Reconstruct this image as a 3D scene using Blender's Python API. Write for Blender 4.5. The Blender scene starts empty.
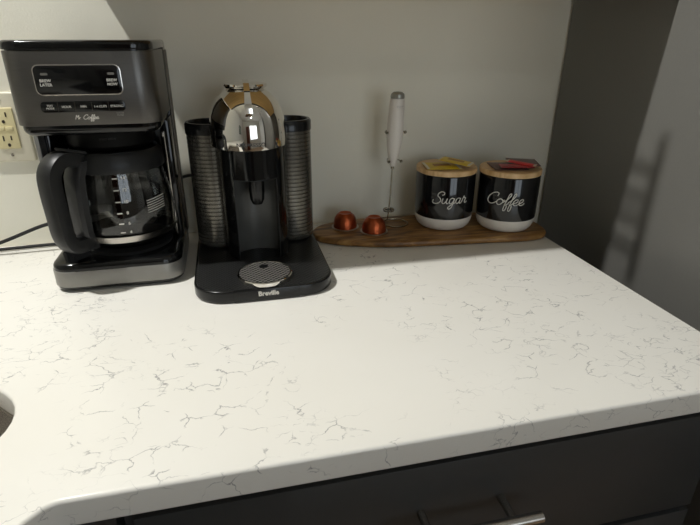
import bpy, bmesh, math, random
from mathutils import Vector, Matrix
random.seed(7)
PI = math.pi
S = bpy.context.scene
COL = S.collection

# ------------------------------------------------------------------ materials
def srgb(r, g, b):
    f = lambda c: (c/255/12.92) if c/255 <= .04045 else ((c/255+.055)/1.055)**2.4
    return (f(r), f(g), f(b), 1)

def mat(name, col, rough=.5, metal=0., var=.06, scale=40., bump=0., bscale=None, spec=.5, trans=0., coat=0., ior=1.45, aniso_stretch=None, alpha=1.):
    m = bpy.data.materials.new(name); m.use_nodes = True
    nt = m.node_tree; N = nt.nodes; L = nt.links
    b = N['Principled BSDF']
    b.inputs['Roughness'].default_value = rough
    b.inputs['Metallic'].default_value = metal
    b.inputs['Specular IOR Level'].default_value = spec
    b.inputs['Transmission Weight'].default_value = trans
    b.inputs['Coat Weight'].default_value = coat
    b.inputs['IOR'].default_value = ior
    b.inputs['Alpha'].default_value = alpha
    tc = N.new('ShaderNodeTexCoord'); mp = N.new('ShaderNodeMapping')
    L.new(tc.outputs['Object'], mp.inputs['Vector'])
    if aniso_stretch: mp.inputs['Scale'].default_value = aniso_stretch
    nz = N.new('ShaderNodeTexNoise'); nz.inputs['Scale'].default_value = scale; nz.inputs['Detail'].default_value = 3
    L.new(mp.outputs['Vector'], nz.inputs['Vector'])
    cr = N.new('ShaderNodeValToRGB')
    c0 = [max(0, c*(1-var)) for c in col[:3]]+[1]; c1 = [min(1, c*(1+var)) for c in col[:3]]+[1]
    cr.color_ramp.elements[0].position = .3; cr.color_ramp.elements[1].position = .7
    cr.color_ramp.elements[0].color = c0; cr.color_ramp.elements[1].color = c1
    L.new(nz.outputs['Fac'], cr.inputs['Fac']); L.new(cr.outputs['Color'], b.inputs['Base Color'])
    if bump:
        n2 = N.new('ShaderNodeTexNoise'); n2.inputs['Scale'].default_value = bscale or scale
        L.new(mp.outputs['Vector'], n2.inputs['Vector'])
        bp = N.new('ShaderNodeBump'); bp.inputs['Strength'].default_value = bump; bp.inputs['Distance'].default_value = .002
        L.new(n2.outputs['Fac'], bp.inputs['Height']); L.new(bp.outputs['Normal'], b.inputs['Normal'])
    m['b'] = 1
    return m

M = {}
M['wall'] = mat('painted_wall', srgb(242, 239, 224), .75, var=.015, scale=8, bump=.15, bscale=350)
M['wall_far'] = mat('white_room_paint', srgb(232, 231, 226), .8, var=.01, scale=8)
M['ceil'] = mat('ceiling_paint', srgb(236, 234, 228), .9, var=.01)
M['floor'] = mat('wood_floor', srgb(150, 125, 100), .45, var=.2, scale=6, aniso_stretch=(1, 12, 1))
M['black'] = mat('black_plastic', (.0065, .0067, .007, 1), .22, var=.15, spec=.5)
M['gloss'] = mat('glossy_black', (.005, .0052, .0055, 1), .09, var=.1, spec=.5)
M['satin'] = mat('satin_black', (.011, .0115, .012, 1), .42, var=.15, bump=.05, bscale=600)
M['steel_dark'] = mat('dark_brushed_steel', srgb(108, 106, 103), .38, 1., var=.05, scale=60, aniso_stretch=(1, 1, 30))
M['steel_side'] = mat('dark_side_steel', srgb(92, 86, 78), .4, 1., var=.06, scale=60, aniso_stretch=(1, 1, 20))
M['band'] = mat('grey_metallic_band', srgb(140, 138, 133), .4, .45, var=.04, scale=60)
M['steel'] = mat('brushed_steel', srgb(200, 195, 188), .25, 1., var=.05, scale=80, aniso_stretch=(20, 1, 1))
M['chrome'] = mat('chrome', srgb(235, 232, 226), .035, 1., var=.01)
M['white_pl'] = mat('white_plastic', srgb(226, 220, 212), .35, var=.02)
M['grey_cap'] = mat('grey_cap', srgb(158, 158, 150), .3, .5, var=.05)
M['wire'] = mat('steel_wire', srgb(150, 142, 125), .25, 1., var=.05)
M['ceramic_w'] = mat('white_ceramic', srgb(228, 222, 212), .3, var=.02, coat=.3)
M['ceramic_b'] = mat('black_glazed_ceramic', (.006, .006, .0065, 1), .1, var=.1, coat=.3)
M['letter_w'] = mat('white_lettering', srgb(225, 222, 214), .5, var=.02)
M['letter_g'] = mat('grey_lettering', srgb(165, 163, 158), .5, var=.02)
M['letter_d'] = mat('dark_lettering', srgb(70, 70, 68), .4, var=.02)
M['cream'] = mat('cream_plastic', srgb(228, 216, 170), .4, var=.02)
M['cream2'] = mat('pale_plate', srgb(226, 220, 200), .4, var=.02)
M['slot'] = mat('dark_slot', srgb(50, 40, 30), .7, var=.05)
M['cab'] = mat('charcoal_cabinet', srgb(56, 57, 57), .42, var=.05, scale=15)
M['fridge'] = mat('grey_fridge_side', srgb(110, 109, 105), .33, var=.02, scale=300, bump=.06, bscale=900)
M['tan'] = mat('maple_interior', srgb(205, 168, 108), .45, var=.12, scale=10, aniso_stretch=(1, 8, 1))
M['yellow'] = mat('yellow_foil', srgb(222, 190, 18), .35, var=.06)
M['yellow_dk'] = mat('ochre_print', srgb(170, 120, 10), .45, var=.1)
M['red'] = mat('red_foil', srgb(160, 22, 26), .3, var=.1)
M['redlt'] = mat('pink_red_foil', srgb(214, 72, 72), .35, var=.1)
M['brown'] = mat('brown_packet', srgb(88, 52, 42), .35, var=.15)
M['packet_w'] = mat('pale_packet_edge', srgb(215, 205, 185), .4, var=.03)
M['strap'] = mat('black_plastic_lit', (.026, .026, .027, 1), .38, var=.1)  # black plastic lightened to stand in for reflections on the carafe strap
M['matte'] = mat('matte_black', (.0018, .0018, .0018, 1), .45, var=.1, spec=.15)
M['niche'] = mat('niche_grey', srgb(86, 86, 83), .22, var=.05)
M['rubber'] = mat('rubber', (.008, .008, .008, 1), .6, var=.1)
M['heater'] = mat('warming_plate_coating', (.02, .02, .02, 1), .3, var=.1)
M['silver_rim'] = mat('aluminium_foil', srgb(190, 178, 165), .3, 1., var=.05, bump=.3, bscale=500)
M['redwood'] = mat('dark_red_wood', srgb(95, 45, 32), .4, var=.2, scale=8, aniso_stretch=(1, 1, 8))
M['art'] = mat('framed_print', srgb(150, 160, 150), .5, var=.4, scale=6)
M['btn'] = mat('indicator_grey', srgb(120, 118, 112), .4, var=.03)

def glassmat(name, col, rough=.0):
    m = bpy.data.materials.new(name); m.use_nodes = True
    nt = m.node_tree; N = nt.nodes; L = nt.links
    b = N['Principled BSDF']; b.inputs['Roughness'].default_value = rough
    b.inputs['Transmission Weight'].default_value = 1; b.inputs['IOR'].default_value = 1.48
    nz = N.new('ShaderNodeTexNoise'); nz.inputs['Scale'].default_value = 20
    mx = N.new('ShaderNodeMix'); mx.data_type = 'RGBA'
    mx.inputs[6].default_value = col; mx.inputs[7].default_value = [c*.97 for c in col[:3]]+[1]
    L.new(nz.outputs['Fac'], mx.inputs[0]); L.new(mx.outputs[2], b.inputs['Base Color'])
    return m
M['glass'] = glassmat('clear_glass', (.96, .97, .96, 1))
M['window_glass'] = glassmat('window_glass', (1, 1, 1, 1))

# ribbed smoky container
m = mat('ribbed_smoke_plastic', srgb(112, 109, 101), .24, .75, var=.05)
nt = m.node_tree; N = nt.nodes; L = nt.links
M['ribbed'] = m

# white quartz with thin grey veins
m = bpy.data.materials.new('white_veined_quartz'); m.use_nodes = True
nt = m.node_tree; N = nt.nodes; L = nt.links; b = N['Principled BSDF']
b.inputs['Roughness'].default_value = .22; b.inputs['Specular IOR Level'].default_value = .4
tc = N.new('ShaderNodeTexCoord')
def noise(scale, detail=3., vec=None, off=0., out='Fac'):
    n = N.new('ShaderNodeTexNoise'); n.inputs['Scale'].default_value = scale; n.inputs['Detail'].default_value = detail
    mp = N.new('ShaderNodeMapping'); mp.inputs['Location'].default_value = (off, off*1.7, off*.3)
    L.new(vec or tc.outputs['Object'], mp.inputs['Vector']); L.new(mp.outputs['Vector'], n.inputs['Vector'])
    return n.outputs[out]
def math_(op, a, b_=None, clamp=False):
    n = N.new('ShaderNodeMath'); n.operation = op; n.use_clamp = clamp
    for i, v in enumerate((a, b_)):
        if v is None: continue
        if isinstance(v, (int, float)): n.inputs[i].default_value = v
        else: L.new(v, n.inputs[i])
    return n.outputs[0]
def vmath(op, a, b_):
    n = N.new('ShaderNodeVectorMath'); n.operation = op
    for i, v in enumerate((a, b_)):
        if isinstance(v, tuple): n.inputs[i].default_value = v
        else: L.new(v, n.inputs[i])
    return n.outputs[0]
def veins(scale, warp, width, off, patch_scale, lo, hi, strength):
    nv = noise(scale*1.2, 5, None, off, 'Color')
    d = vmath('SUBTRACT', nv, (.5, .5, .5))
    sc = N.new('ShaderNodeVectorMath'); sc.operation = 'SCALE'; L.new(d, sc.inputs[0]); sc.inputs['Scale'].default_value = warp
    mp = N.new('ShaderNodeMapping'); mp.inputs['Rotation'].default_value = (0, 0, .35); mp.inputs['Scale'].default_value = (.8, 1.25, 1); mp.inputs['Location'].default_value = (off, off, 0)
    L.new(tc.outputs['Object'], mp.inputs['Vector'])
    v = vmath('ADD', mp.outputs['Vector'], sc.outputs[0])
    vo = N.new('ShaderNodeTexVoronoi'); vo.feature = 'DISTANCE_TO_EDGE'; vo.inputs['Scale'].default_value = scale
    L.new(v, vo.inputs['Vector'])
    mr = N.new('ShaderNodeMapRange'); mr.inputs['From Min'].default_value = 0; mr.inputs['From Max'].default_value = width
    mr.inputs['To Min'].default_value = 1; mr.inputs['To Max'].default_value = 0
    L.new(vo.outputs['Distance'], mr.inputs['Value'])
    p = noise(patch_scale, 2, None, off+3)
    pr = N.new('ShaderNodeMapRange'); pr.inputs['From Min'].default_value = lo; pr.inputs['From Max'].default_value = hi
    L.new(p, pr.inputs['Value'])
    q = noise(patch_scale*9, 2, None, off+9)
    qr = N.new('ShaderNodeMapRange'); qr.inputs['From Min'].default_value = .48; qr.inputs['From Max'].default_value = .6
    L.new(q, qr.inputs['Value'])
    return math_('MULTIPLY', math_('MULTIPLY', math_('MULTIPLY', mr.outputs[0], pr.outputs[0]), qr.outputs[0]), strength)
v1 = veins(30, .035, .022, 0.3, 4.5, .485, .56, .75)
v2 = veins(52, .022, .03, 5.1, 6, .54, .61, .6)
vv = math_('MAXIMUM', v1, v2)
cl = noise(5, 3, None, 2.)
base = N.new('ShaderNodeMix'); base.data_type = 'RGBA'
base.inputs[6].default_value = srgb(238, 236, 230); base.inputs[7].default_value = srgb(230, 227, 218)
L.new(cl, base.inputs[0])
mx = N.new('ShaderNodeMix'); mx.data_type = 'RGBA'; mx.inputs[7].default_value = srgb(112, 112, 116)
L.new(vv, mx.inputs[0]); L.new(base.outputs[2], mx.inputs[6]); L.new(mx.outputs[2], b.inputs['Base Color'])
M['quartz'] = m

# wood with visible grain (board, lids)
def wood(name, dark, mid, light, scale, stretch, rough=.4, contrast=(.3, .5, .72), rot=0):
    m = bpy.data.materials.new(name); m.use_nodes = True
    nt = m.node_tree; N = nt.nodes; L = nt.links; b = N['Principled BSDF']; b.inputs['Roughness'].default_value = rough
    tc = N.new('ShaderNodeTexCoord'); mp = N.new('ShaderNodeMapping'); mp.inputs['Scale'].default_value = stretch
    mp.inputs['Rotation'].default_value = (0, 0, rot)
    L.new(tc.outputs['Object'], mp.inputs['Vector'])
    n = N.new('ShaderNodeTexNoise'); n.inputs['Scale'].default_value = scale; n.inputs['Detail'].default_value = 6; n.inputs['Distortion'].default_value = 1.2
    L.new(mp.outputs['Vector'], n.inputs['Vector'])
    cr = N.new('ShaderNodeValToRGB'); e = cr.color_ramp.elements
    e[0].position = contrast[0]; e[0].color = dark; e[1].position = contrast[2]; e[1].color = light
    x = e.new(contrast[1]); x.color = mid
    L.new(n.outputs['Fac'], cr.inputs['Fac']); L.new(cr.outputs['Color'], b.inputs['Base Color'])
    bp = N.new('ShaderNodeBump'); bp.inputs['Strength'].default_value = .15; bp.inputs['Distance'].default_value = .001
    L.new(n.outputs['Fac'], bp.inputs['Height']); L.new(bp.outputs['Normal'], b.inputs['Normal'])
    return m
M['board'] = wood('olive_wood_board', srgb(66, 40, 17), srgb(134, 94, 46), srgb(184, 142, 82), 9, (1.2, 7, 3), rot=.12)
M['lid'] = wood('bamboo_lid', srgb(196, 156, 104), srgb(220, 184, 134), srgb(232, 200, 152), 14, (1, 6, 1), .45)

# copper pod foil
M['copper'] = mat('copper_pod_shell', srgb(172, 84, 48), .3, .85, var=.2, scale=60, bump=.5, bscale=220)

# perforated surfaces: raised / punched dots
def dots(name, col_hi, col_lo, scale, r, rough, metal, bump=.6):
    m = bpy.data.materials.new(name); m.use_nodes = True
    nt = m.node_tree; N = nt.nodes; L = nt.links; b = N['Principled BSDF']
    b.inputs['Roughness'].default_value = rough; b.inputs['Metallic'].default_value = metal
    tc = N.new('ShaderNodeTexCoord'); mp = N.new('ShaderNodeMapping'); mp.inputs['Rotation'].default_value = (0, 0, PI/4)
    vo = N.new('ShaderNodeTexVoronoi'); vo.inputs['Scale'].default_value = scale; vo.inputs['Randomness'].default_value = 0; vo.voronoi_dimensions = '2D'
    L.new(tc.outputs['Object'], mp.inputs['Vector']); L.new(mp.outputs['Vector'], vo.inputs['Vector'])
    mr = N.new('ShaderNodeMapRange'); mr.inputs['From Min'].default_value = r*.85; mr.inputs['From Max'].default_value = r*1.15
    L.new(vo.outputs['Distance'], mr.inputs['Value'])
    mx = N.new('ShaderNodeMix'); mx.data_type = 'RGBA'; mx.inputs[6].default_value = col_lo; mx.inputs[7].default_value = col_hi
    L.new(mr.outputs[0], mx.inputs[0]); L.new(mx.outputs[2], b.inputs['Base Color'])
    bp = N.new('ShaderNodeBump'); bp.inputs['Strength'].default_value = bump; bp.inputs['Distance'].default_value = .001
    L.new(mr.outputs[0], bp.inputs['Height']); L.new(bp.outputs['Normal'], b.inputs['Normal'])
    return m
M['perf'] = dots('perforated_steel', srgb(205, 202, 196), srgb(10, 10, 10), 175, .41, .3, .85)
M['dimple'] = dots('dimpled_black_plastic', (.009, .009, .009, 1), (.0025, .003, .003, 1), 190, .34, .3, 0., .6)

def emis(name, col, st):
    m = bpy.data.materials.new(name); m.use_nodes = True
    b = m.node_tree.nodes['Principled BSDF']; b.inputs['Base Color'].default_value = col
    b.inputs['Emission Color'].default_value = col; b.inputs['Emission Strength'].default_value = st
    return m
M['lamp'] = emis('lamp_diffuser', srgb(255, 246, 230), 14)

# ------------------------------------------------------------------ geometry helpers
def root(name, label, cat, loc, group=None):
    o = bpy.data.objects.new(name, None); COL.objects.link(o); o.empty_display_size = .02
    o.location = loc; o['label'] = label; o['category'] = cat
    if group: o['group'] = group
    return o
def wloc(p):
    v = Vector((0, 0, 0))
    while p: v += p.location; p = p.parent
    return v
def obj(name, bm, m, parent=None, loc=None, smooth=35, label=None, recalc=True):
    """world-space bmesh -> object; origin at the parent's (0) or at loc"""
    if recalc: bmesh.ops.recalc_face_normals(bm, faces=bm.faces)
    me = bpy.data.meshes.new(name); 
    base = wloc(parent)
    l = Vector(loc) if loc is not None else Vector((0, 0, 0))
    bmesh.ops.translate(bm, verts=bm.verts, vec=-(base+l))
    bm.to_mesh(me); bm.free()
    if smooth:
        for p in me.polygons: p.use_smooth = True
        me.set_sharp_from_angle(angle=math.radians(smooth))
    o = bpy.data.objects.new(name, me); COL.objects.link(o); o.location = l
    if parent: o.parent = parent
    if isinstance(m, (list, tuple)):
        for x in m: me.materials.append(x)
    else: me.materials.append(m)
    if label: o['label'] = label
    return o
def pieces(name, bm, m, parent=None, **k):
    """every loose piece becomes an object of its own"""
    bm.verts.ensure_lookup_table(); seen = set(); out = []
    for v in bm.verts:
        if v in seen: continue
        st = [v]; isl = set()
        while st:
            x = st.pop()
            if x in isl: continue
            isl.add(x); st += [e.other_vert(x) for e in x.link_edges]
        seen |= isl; t = BM(); mp = {x: t.verts.new(x.co) for x in isl}
        for f in {f for x in isl for f in x.link_faces}: t.faces.new([mp[x] for x in f.verts])
        out.append(obj(name, t, m, parent, **k))
    bm.free(); return out
def top(o, label, cat, group=None):
    o['label'] = label; o['category'] = cat
    if group: o['group'] = group
    return o
def struct(name, bm, m, smooth=0, **k):
    o = obj(name, bm, m, None, smooth=smooth, **k); o['kind'] = 'structure'; return o
def BM(): return bmesh.new()
def box(bm, x0, x1, y0, y1, z0, z1, bev=0, seg=2):
    t = BM(); r = bmesh.ops.create_cube(t, size=1)
    for v in t.verts: v.co = Vector(((x0+x1)/2+v.co.x*(x1-x0), (y0+y1)/2+v.co.y*(y1-y0), (z0+z1)/2+v.co.z*(z1-z0)))
    if bev: bmesh.ops.bevel(t, geom=list(t.edges), offset=bev, segments=seg, profile=.5, affect='EDGES')
    join(bm, t); return bm
def join(bm, t):
    me = bpy.data.meshes.new('tmp'); t.to_mesh(me); t.free(); bm.from_mesh(me); bpy.data.meshes.remove(me)
def prism(bm, pts, z0, z1, bt=0, bb=0, seg=3, axis=2):
    """extrude outline; bt/bb bevel top/bottom rim"""
    t = BM(); vs = [t.verts.new((x, y, z0)) for x, y in pts]
    f = t.faces.new(vs); r = bmesh.ops.extrude_face_region(t, geom=[f])
    nv = [g for g in r['geom'] if isinstance(g, bmesh.types.BMVert)]
    for v in nv: v.co.z = z1
    bmesh.ops.recalc_face_normals(t, faces=t.faces)
    for zz, bv in ((z1, bt), (z0, bb)):
        if bv:
            es = [e for e in t.edges if all(abs(v.co.z-zz) < 1e-7 for v in e.verts)]
            bmesh.ops.bevel(t, geom=es, offset=bv, segments=seg, profile=.5, affect='EDGES', clamp_overlap=True)
    if axis == 1:   # outline given as (x, z), extruded along y
        for v in t.verts: v.co = Vector((v.co.x, v.co.z, v.co.y))
    if axis == 0:   # outline (y, z), extruded along x
        for v in t.verts: v.co = Vector((v.co.z, v.co.x, v.co.y))
    bmesh.ops.recalc_face_normals(t, faces=t.faces)
    join(bm, t); return bm
def rrect(x0, x1, y0, y1, r, n=6):
    """r: single or (x0y0, x1y0, x1y1, x0y1)"""
    if not isinstance(r, tuple): r = (r,)*4
    out = []
    for (cx, cy, a0), rr in zip(((x0, y0, PI), (x1, y0, 1.5*PI), (x1, y1, 0), (x0, y1, .5*PI)), r):
        ox = cx+(rr if cx == x0 else -rr); oy = cy+(rr if cy == y0 else -rr)
        if rr == 0: out.append((cx, cy)); continue
        for i in range(n+1):
            a = a0+i/n*PI/2; out.append((ox+rr*math.cos(a), oy+rr*math.sin(a)))
    return out
def lathe(bm, prof, cx, cy, n=48, sy=1., a0=0, a1=2*PI, close=False):
    """prof [(r,z)], revolve"""
    t = BM(); full = abs(a1-a0-2*PI) < 1e-6
    rings = []
    for r, z in prof:
        if r < 1e-6: rings.append([t.verts.new((cx, cy, z))]); continue
        k = n if full else n+1
        rings.append([t.verts.new((cx+r*math.cos(a0+(a1-a0)*i/n), cy+sy*r*math.sin(a0+(a1-a0)*i/n), z)) for i in range(k)])
    pairs = list(zip(rings, rings[1:]))
    if close: pairs.append((rings[-1], rings[0]))
    for A, B in pairs:
        m = max(len(A), len(B)); cnt = n if full else n
        for i in range(cnt):
            j = (i+1) % m if full else i+1
            q = []
            if len(A) == 1: q = [A[0], B[j], B[i]]
            elif len(B) == 1: q = [A[i], A[j], B[0]]
            else: q = [A[i], A[j], B[j], B[i]]
            try: t.faces.new(q)
            except ValueError: pass
    bmesh.ops.recalc_face_normals(t, faces=t.faces)
    join(bm, t); return bm
def smooth_path(pts, sub=6, closed=False):
    P = [Vector(p) for p in pts]; n = len(P); out = []
    rng = range(n if closed else n-1)
    for i in rng:
        if closed: p0, p1, p2, p3 = P[i-1], P[i], P[(i+1) % n], P[(i+2) % n]
        else: p0, p1, p2, p3 = P[max(i-1, 0)], P[i], P[i+1], P[min(i+2, n-1)]
        for k in range(sub):
            t = k/sub
            out.append(.5*((2*p1)+(p2-p0)*t+(2*p0-5*p1+4*p2-p3)*t*t+(3*p1-p0-3*p2+p3)*t**3))
    if not closed: out.append(P[-1])
    return out
def sweep(bm, path, section, closed=False, up=None, caps=True):
    """section: list of (a,b) in the frame (side, normal)"""
    t = BM(); n = len(path); rings = []
    T0 = (path[1]-path[0]).normalized()
    nrm = Vector(up) if up else (T0.orthogonal())
    for i, p in enumerate(path):
        if closed: T = (path[(i+1) % n]-path[i-1]).normalized()
        else: T = (path[min(i+1, n-1)]-path[max(i-1, 0)]).normalized()
        if up: side = Vector(up).cross(T); side = side.normalized() if side.length > 1e-5 else Vector((1, 0, 0)); nn = T.cross(side)
        else:
            nrm = (nrm-T*nrm.dot(T)); nrm = nrm.normalized() if nrm.length > 1e-6 else T.orthogonal().normalized(); nn = nrm; side = T.cross(nn)
        sec = section(i/(n-1)) if callable(section) else section
        rings.append([t.verts.new(p+side*a+nn*b) for a, b in sec])
    m = len(rings[0])
    for i in range(n if closed else n-1):
        A = rings[i]; B = rings[(i+1) % n]
        for k in range(m):
            t.faces.new([A[k], A[(k+1) % m], B[(k+1) % m], B[k]])
    if caps and not closed:
        t.faces.new(rings[0][::-1]); t.faces.new(rings[-1])
    bmesh.ops.recalc_face_normals(t, faces=t.faces)
    join(bm, t); return bm
def circ(r, n=10): return [(r*math.cos(2*PI*i/n), r*math.sin(2*PI*i/n)) for i in range(n)]
def tube(bm, pts, r, n=10, sub=0, closed=False):
    path = smooth_path(pts, sub, closed) if sub else [Vector(p) for p in pts]
    return sweep(bm, path, circ(r, n), closed)
def text_bm(s, size, align='CENTER', ext=.0002, bold=0.):
    cu = bpy.data.curves.new('t', 'FONT'); cu.body = s; cu.size = size; cu.align_x = align; cu.align_y = 'CENTER'
    cu.extrude = ext; cu.offset = bold; cu.resolution_u = 3
    o = bpy.data.objects.new('t', cu); COL.objects.link(o)
    bpy.context.view_layer.update()
    me = bpy.data.meshes.new_from_object(o.evaluated_get(bpy.context.evaluated_depsgraph_get()))
    bm = BM(); bm.from_mesh(me); bpy.data.objects.remove(o); bpy.data.curves.remove(cu); bpy.data.meshes.remove(me)
    return bm
def front_text(bm, s, size, x, y, z, **k):
    """text facing -Y"""
    t = text_bm(s, size, **k)
    for v in t.verts: v.co = Vector((x+v.co.x, y-v.co.z, z+v.co.y))
    join(bm, t); return bm

# monoline script strokes (x, y), baseline 0, x-height 1
CAP_C = [(1.45, 1.45), (1.5, 1.85), (1.15, 2.05), (.6, 1.8), (.15, 1.2), (.05, .6), (.35, .1), (.9, 0), (1.35, .25), (1.65, .55)]
def F_(dx): return [(x+dx, y) for x, y in [(2.55, .45), (3.0, .9), (3.35, 1.6), (3.3, 2.0), (3.08, 1.8), (2.98, .8), (2.88, -.3), (2.95, -.95), (3.2, -.9), (3.25, -.3), (3.1, .1), (3.4, .3)]]
def E_(dx): return [(x+dx, y) for x, y in [(4.0, .3), (4.5, .5), (4.65, .85), (4.4, 1.02), (4.1, .75), (4.08, .3), (4.35, 0), (4.7, .08), (4.95, .35)]]
O_ = [(2.1, 1), (1.75, .85), (1.6, .45), (1.8, .05), (2.15, 0), (2.45, .35), (2.45, .75), (2.1, 1.0), (2.4, .78), (2.7, .85)]
COFFEE = [CAP_C, O_, F_(0), F_(.72), E_(0), E_(.85)]
SUGAR = [[(-.3, .6), (-.35, .15), (.1, -.1), (.7, .05), (1.0, .5), (.75, .95), (.3, 1.3), (.35, 1.8), (.8, 2.1), (1.25, 1.95), (1.3, 1.6), (1.0, 1.5)],
         [(1.3, .9), (1.28, .3), (1.5, 0), (1.85, .2), (2.05, .95), (2.02, .3), (2.2, 0), (2.45, .2)],
         [(3.2, .85), (2.9, 1.0), (2.55, .75), (2.55, .25), (2.85, 0), (3.15, .3), (3.3, .95), (3.25, 0), (3.15, -.7), (2.8, -.98), (2.55, -.7), (2.9, -.3), (3.6, .2)],
         [(4.35, .85), (4.05, 1), (3.7, .75), (3.7, .25), (4.0, 0), (4.3, .3), (4.45, .95), (4.35, .3), (4.55, 0), (4.8, .25)],
         [(4.8, .25), (5.0, 1.1), (5.12, 1.2), (5.18, .92), (5.5, .85), (5.4, .3), (5.6, 0), (5.9, .25)]]
MR = [[(-2.6, 0), (-2.4, 1.9), (-2.0, .9), (-1.6, 1.9), (-1.5, 0)], [(-1.3, .1), (-1.15, .8), (-1.1, .6), (-.8, .85)], [(-.75, .02), (-.72, .06)]]
def script(bm, strokes, h, w0, place, r, slant=.22):
    """place(u, v) -> Vector ; u horizontal metres from the centre"""
    xs = [x+slant*y for s in strokes for x, y in s]; c = (min(xs)+max(xs))/2
    for s in strokes:
        sp = smooth_path([((x+slant*y-c)*h*w0, y*h, 0) for x, y in s], 5)
        sweep(bm, [place(p.x, p.y) for p in sp], circ(r, 6))

# ------------------------------------------------------------------ the room
ZF, ZC = -.91, 1.83
XL, XR, YF = -1.45, 2.3, -3.6
struct('floor', box(BM(), XL-.1, XR+.1, YF-.1, .1, ZF-.06, ZF), M['floor'])
struct('ceiling', box(BM(), XL-.1, XR+.1, YF-.1, .1, ZC, ZC+.06), M['ceil'])
struct('wall_back', box(BM(), XL-.1, XR+.1, 0, .1, ZF, ZC), M['wall'])
struct('wall_left', box(BM(), XL-.1, XL, YF, 0, ZF, ZC), M['wall_far'])
struct('wall_right', box(BM(), XR, XR+.1, YF, 0, ZF, ZC), M['wall_far'])
wx0, wx1, wz0, wz1 = .0, 1.5, -.1, 1.1
b_ = BM(); box(b_, XL-.1, wx0, YF-.1, YF, ZF, ZC); box(b_, wx1, XR+.1, YF-.1, YF, ZF, ZC)
box(b_, wx0, wx1, YF-.1, YF, ZF, wz0); box(b_, wx0, wx1, YF-.1, YF, wz1, ZC)
struct('wall_front', b_, M['wall_far'])
b_ = BM()
for (a0, a1, c0, c1) in ((wx0-.05, wx1+.05, wz1, wz1+.05), (wx0-.05, wx1+.05, wz0-.05, wz0), (wx0-.05, wx0, wz0, wz1), (wx1, wx1+.05, wz0, wz1), ((wx0+wx1)/2-.025, (wx0+wx1)/2+.025, wz0, wz1)):
    box(b_, a0, a1, YF, YF+.02, c0, c1)
struct('window_1', b_, M['white_pl'])

# window daylight
W = bpy.data.worlds.new('World'); S.world = W; W.use_nodes = True
wn = W.node_tree; bg = wn.nodes['Background']; bg.inputs[0].default_value = (.75, .88, 1, 1); bg.inputs[1].default_value = 1.5
def area(name, loc, rot, sx, sy, e, col):
    l = bpy.data.lights.new(name, 'AREA'); l.shape = 'RECTANGLE'; l.size = sx; l.size_y = sy; l.energy = e; l.color = col
    o = bpy.data.objects.new(name, l); COL.objects.link(o); o.location = loc; o.rotation_euler = rot; return o
area('window_daylight', ((wx0+wx1)/2, YF-.02, (wz0+wz1)/2), (-PI/2, 0, PI), wx1-wx0, wz1-wz0, 6.5, (.93, .97, 1))
# rotation check: area lights shine along local -Z; this one must look towards +Y
bpy.data.objects['window_daylight'].rotation_euler = (PI/2, 0, 0)

def ceiling_lamp(x, y, e, rad, label, aim=None, cone=165, blend=.5):
    r = root('ceiling_light', label, 'ceiling light', (x, y, ZC))
    obj('trim_ring', lathe(BM(), [(.055, ZC-.002), (.085, ZC-.002), (.087, ZC-.006), (.08, ZC-.012), (.058, ZC-.012)], x, y, close=True), M['white_pl'], r)
    obj('diffuser', lathe(BM(), [(0, ZC-.004), (.054, ZC-.004), (.054, ZC-.008), (0, ZC-.008)], x, y), M['lamp'], r)
    l = bpy.data.lights.new('downlight', 'SPOT'); l.energy = e; l.shadow_soft_size = rad; l.color = (.985, .98, .945); l.spot_size = math.radians(cone); l.spot_blend = blend
    o = bpy.data.objects.new('downlight', l); COL.objects.link(o); o.location = (x, y, ZC-.03)
    if aim: o.rotation_euler = (Vector(aim)-Vector((x, y, ZC-.03))).to_track_quat('-Z', 'Y').to_euler()
    return r
ceiling_lamp(-1.0, -.37, 138, .03, 'round white recessed ceiling light over the sink', (.42, -.22, 0), 114, 1.)
ceiling_lamp(.3, -2.5, 8, .06, 'added fill light on the ceiling in the middle of the room')  # added unseen lamp, only for soft warm fill

# ------------------------------------------------------------------ worktop with diagonal sink corner
CT = .032
def arc(p0, p1, p2, r, n=10):
    """fillet corner p1"""
    a = (Vector(p0)-Vector(p1)).normalized(); b = (Vector(p2)-Vector(p1)).normalized()
    ang = a.angle(b); d = r/math.tan(ang/2); c = Vector(p1)+(a+b).normalized()*r/math.sin(ang/2)
    s = Vector(p1)+a*d; e = Vector(p1)+b*d
    va, vb = s-c, e-c; th = va.angle(vb); sg = 1 if va.x*vb.y-va.y*vb.x > 0 else -1
    return [(c.x+math.cos(sg*th*i/n)*va.x-math.sin(sg*th*i/n)*va.y, c.y+math.sin(sg*th*i/n)*va.x+math.cos(sg*th*i/n)*va.y) for i in range(n+1)]
CX1 = .413
P_c1 = (-.350, -.648); P_c2 = (-.76, -1.058)
outline = [(CX1, -.0005), (CX1, -.648)] + arc((CX1, -.648), P_c1, P_c2, .022) + arc(P_c1, P_c2, (-.76, -2), .05) + [(-.76, -1.9), (XL+.0005, -1.9), (XL+.0005, -.0005)]
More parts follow.
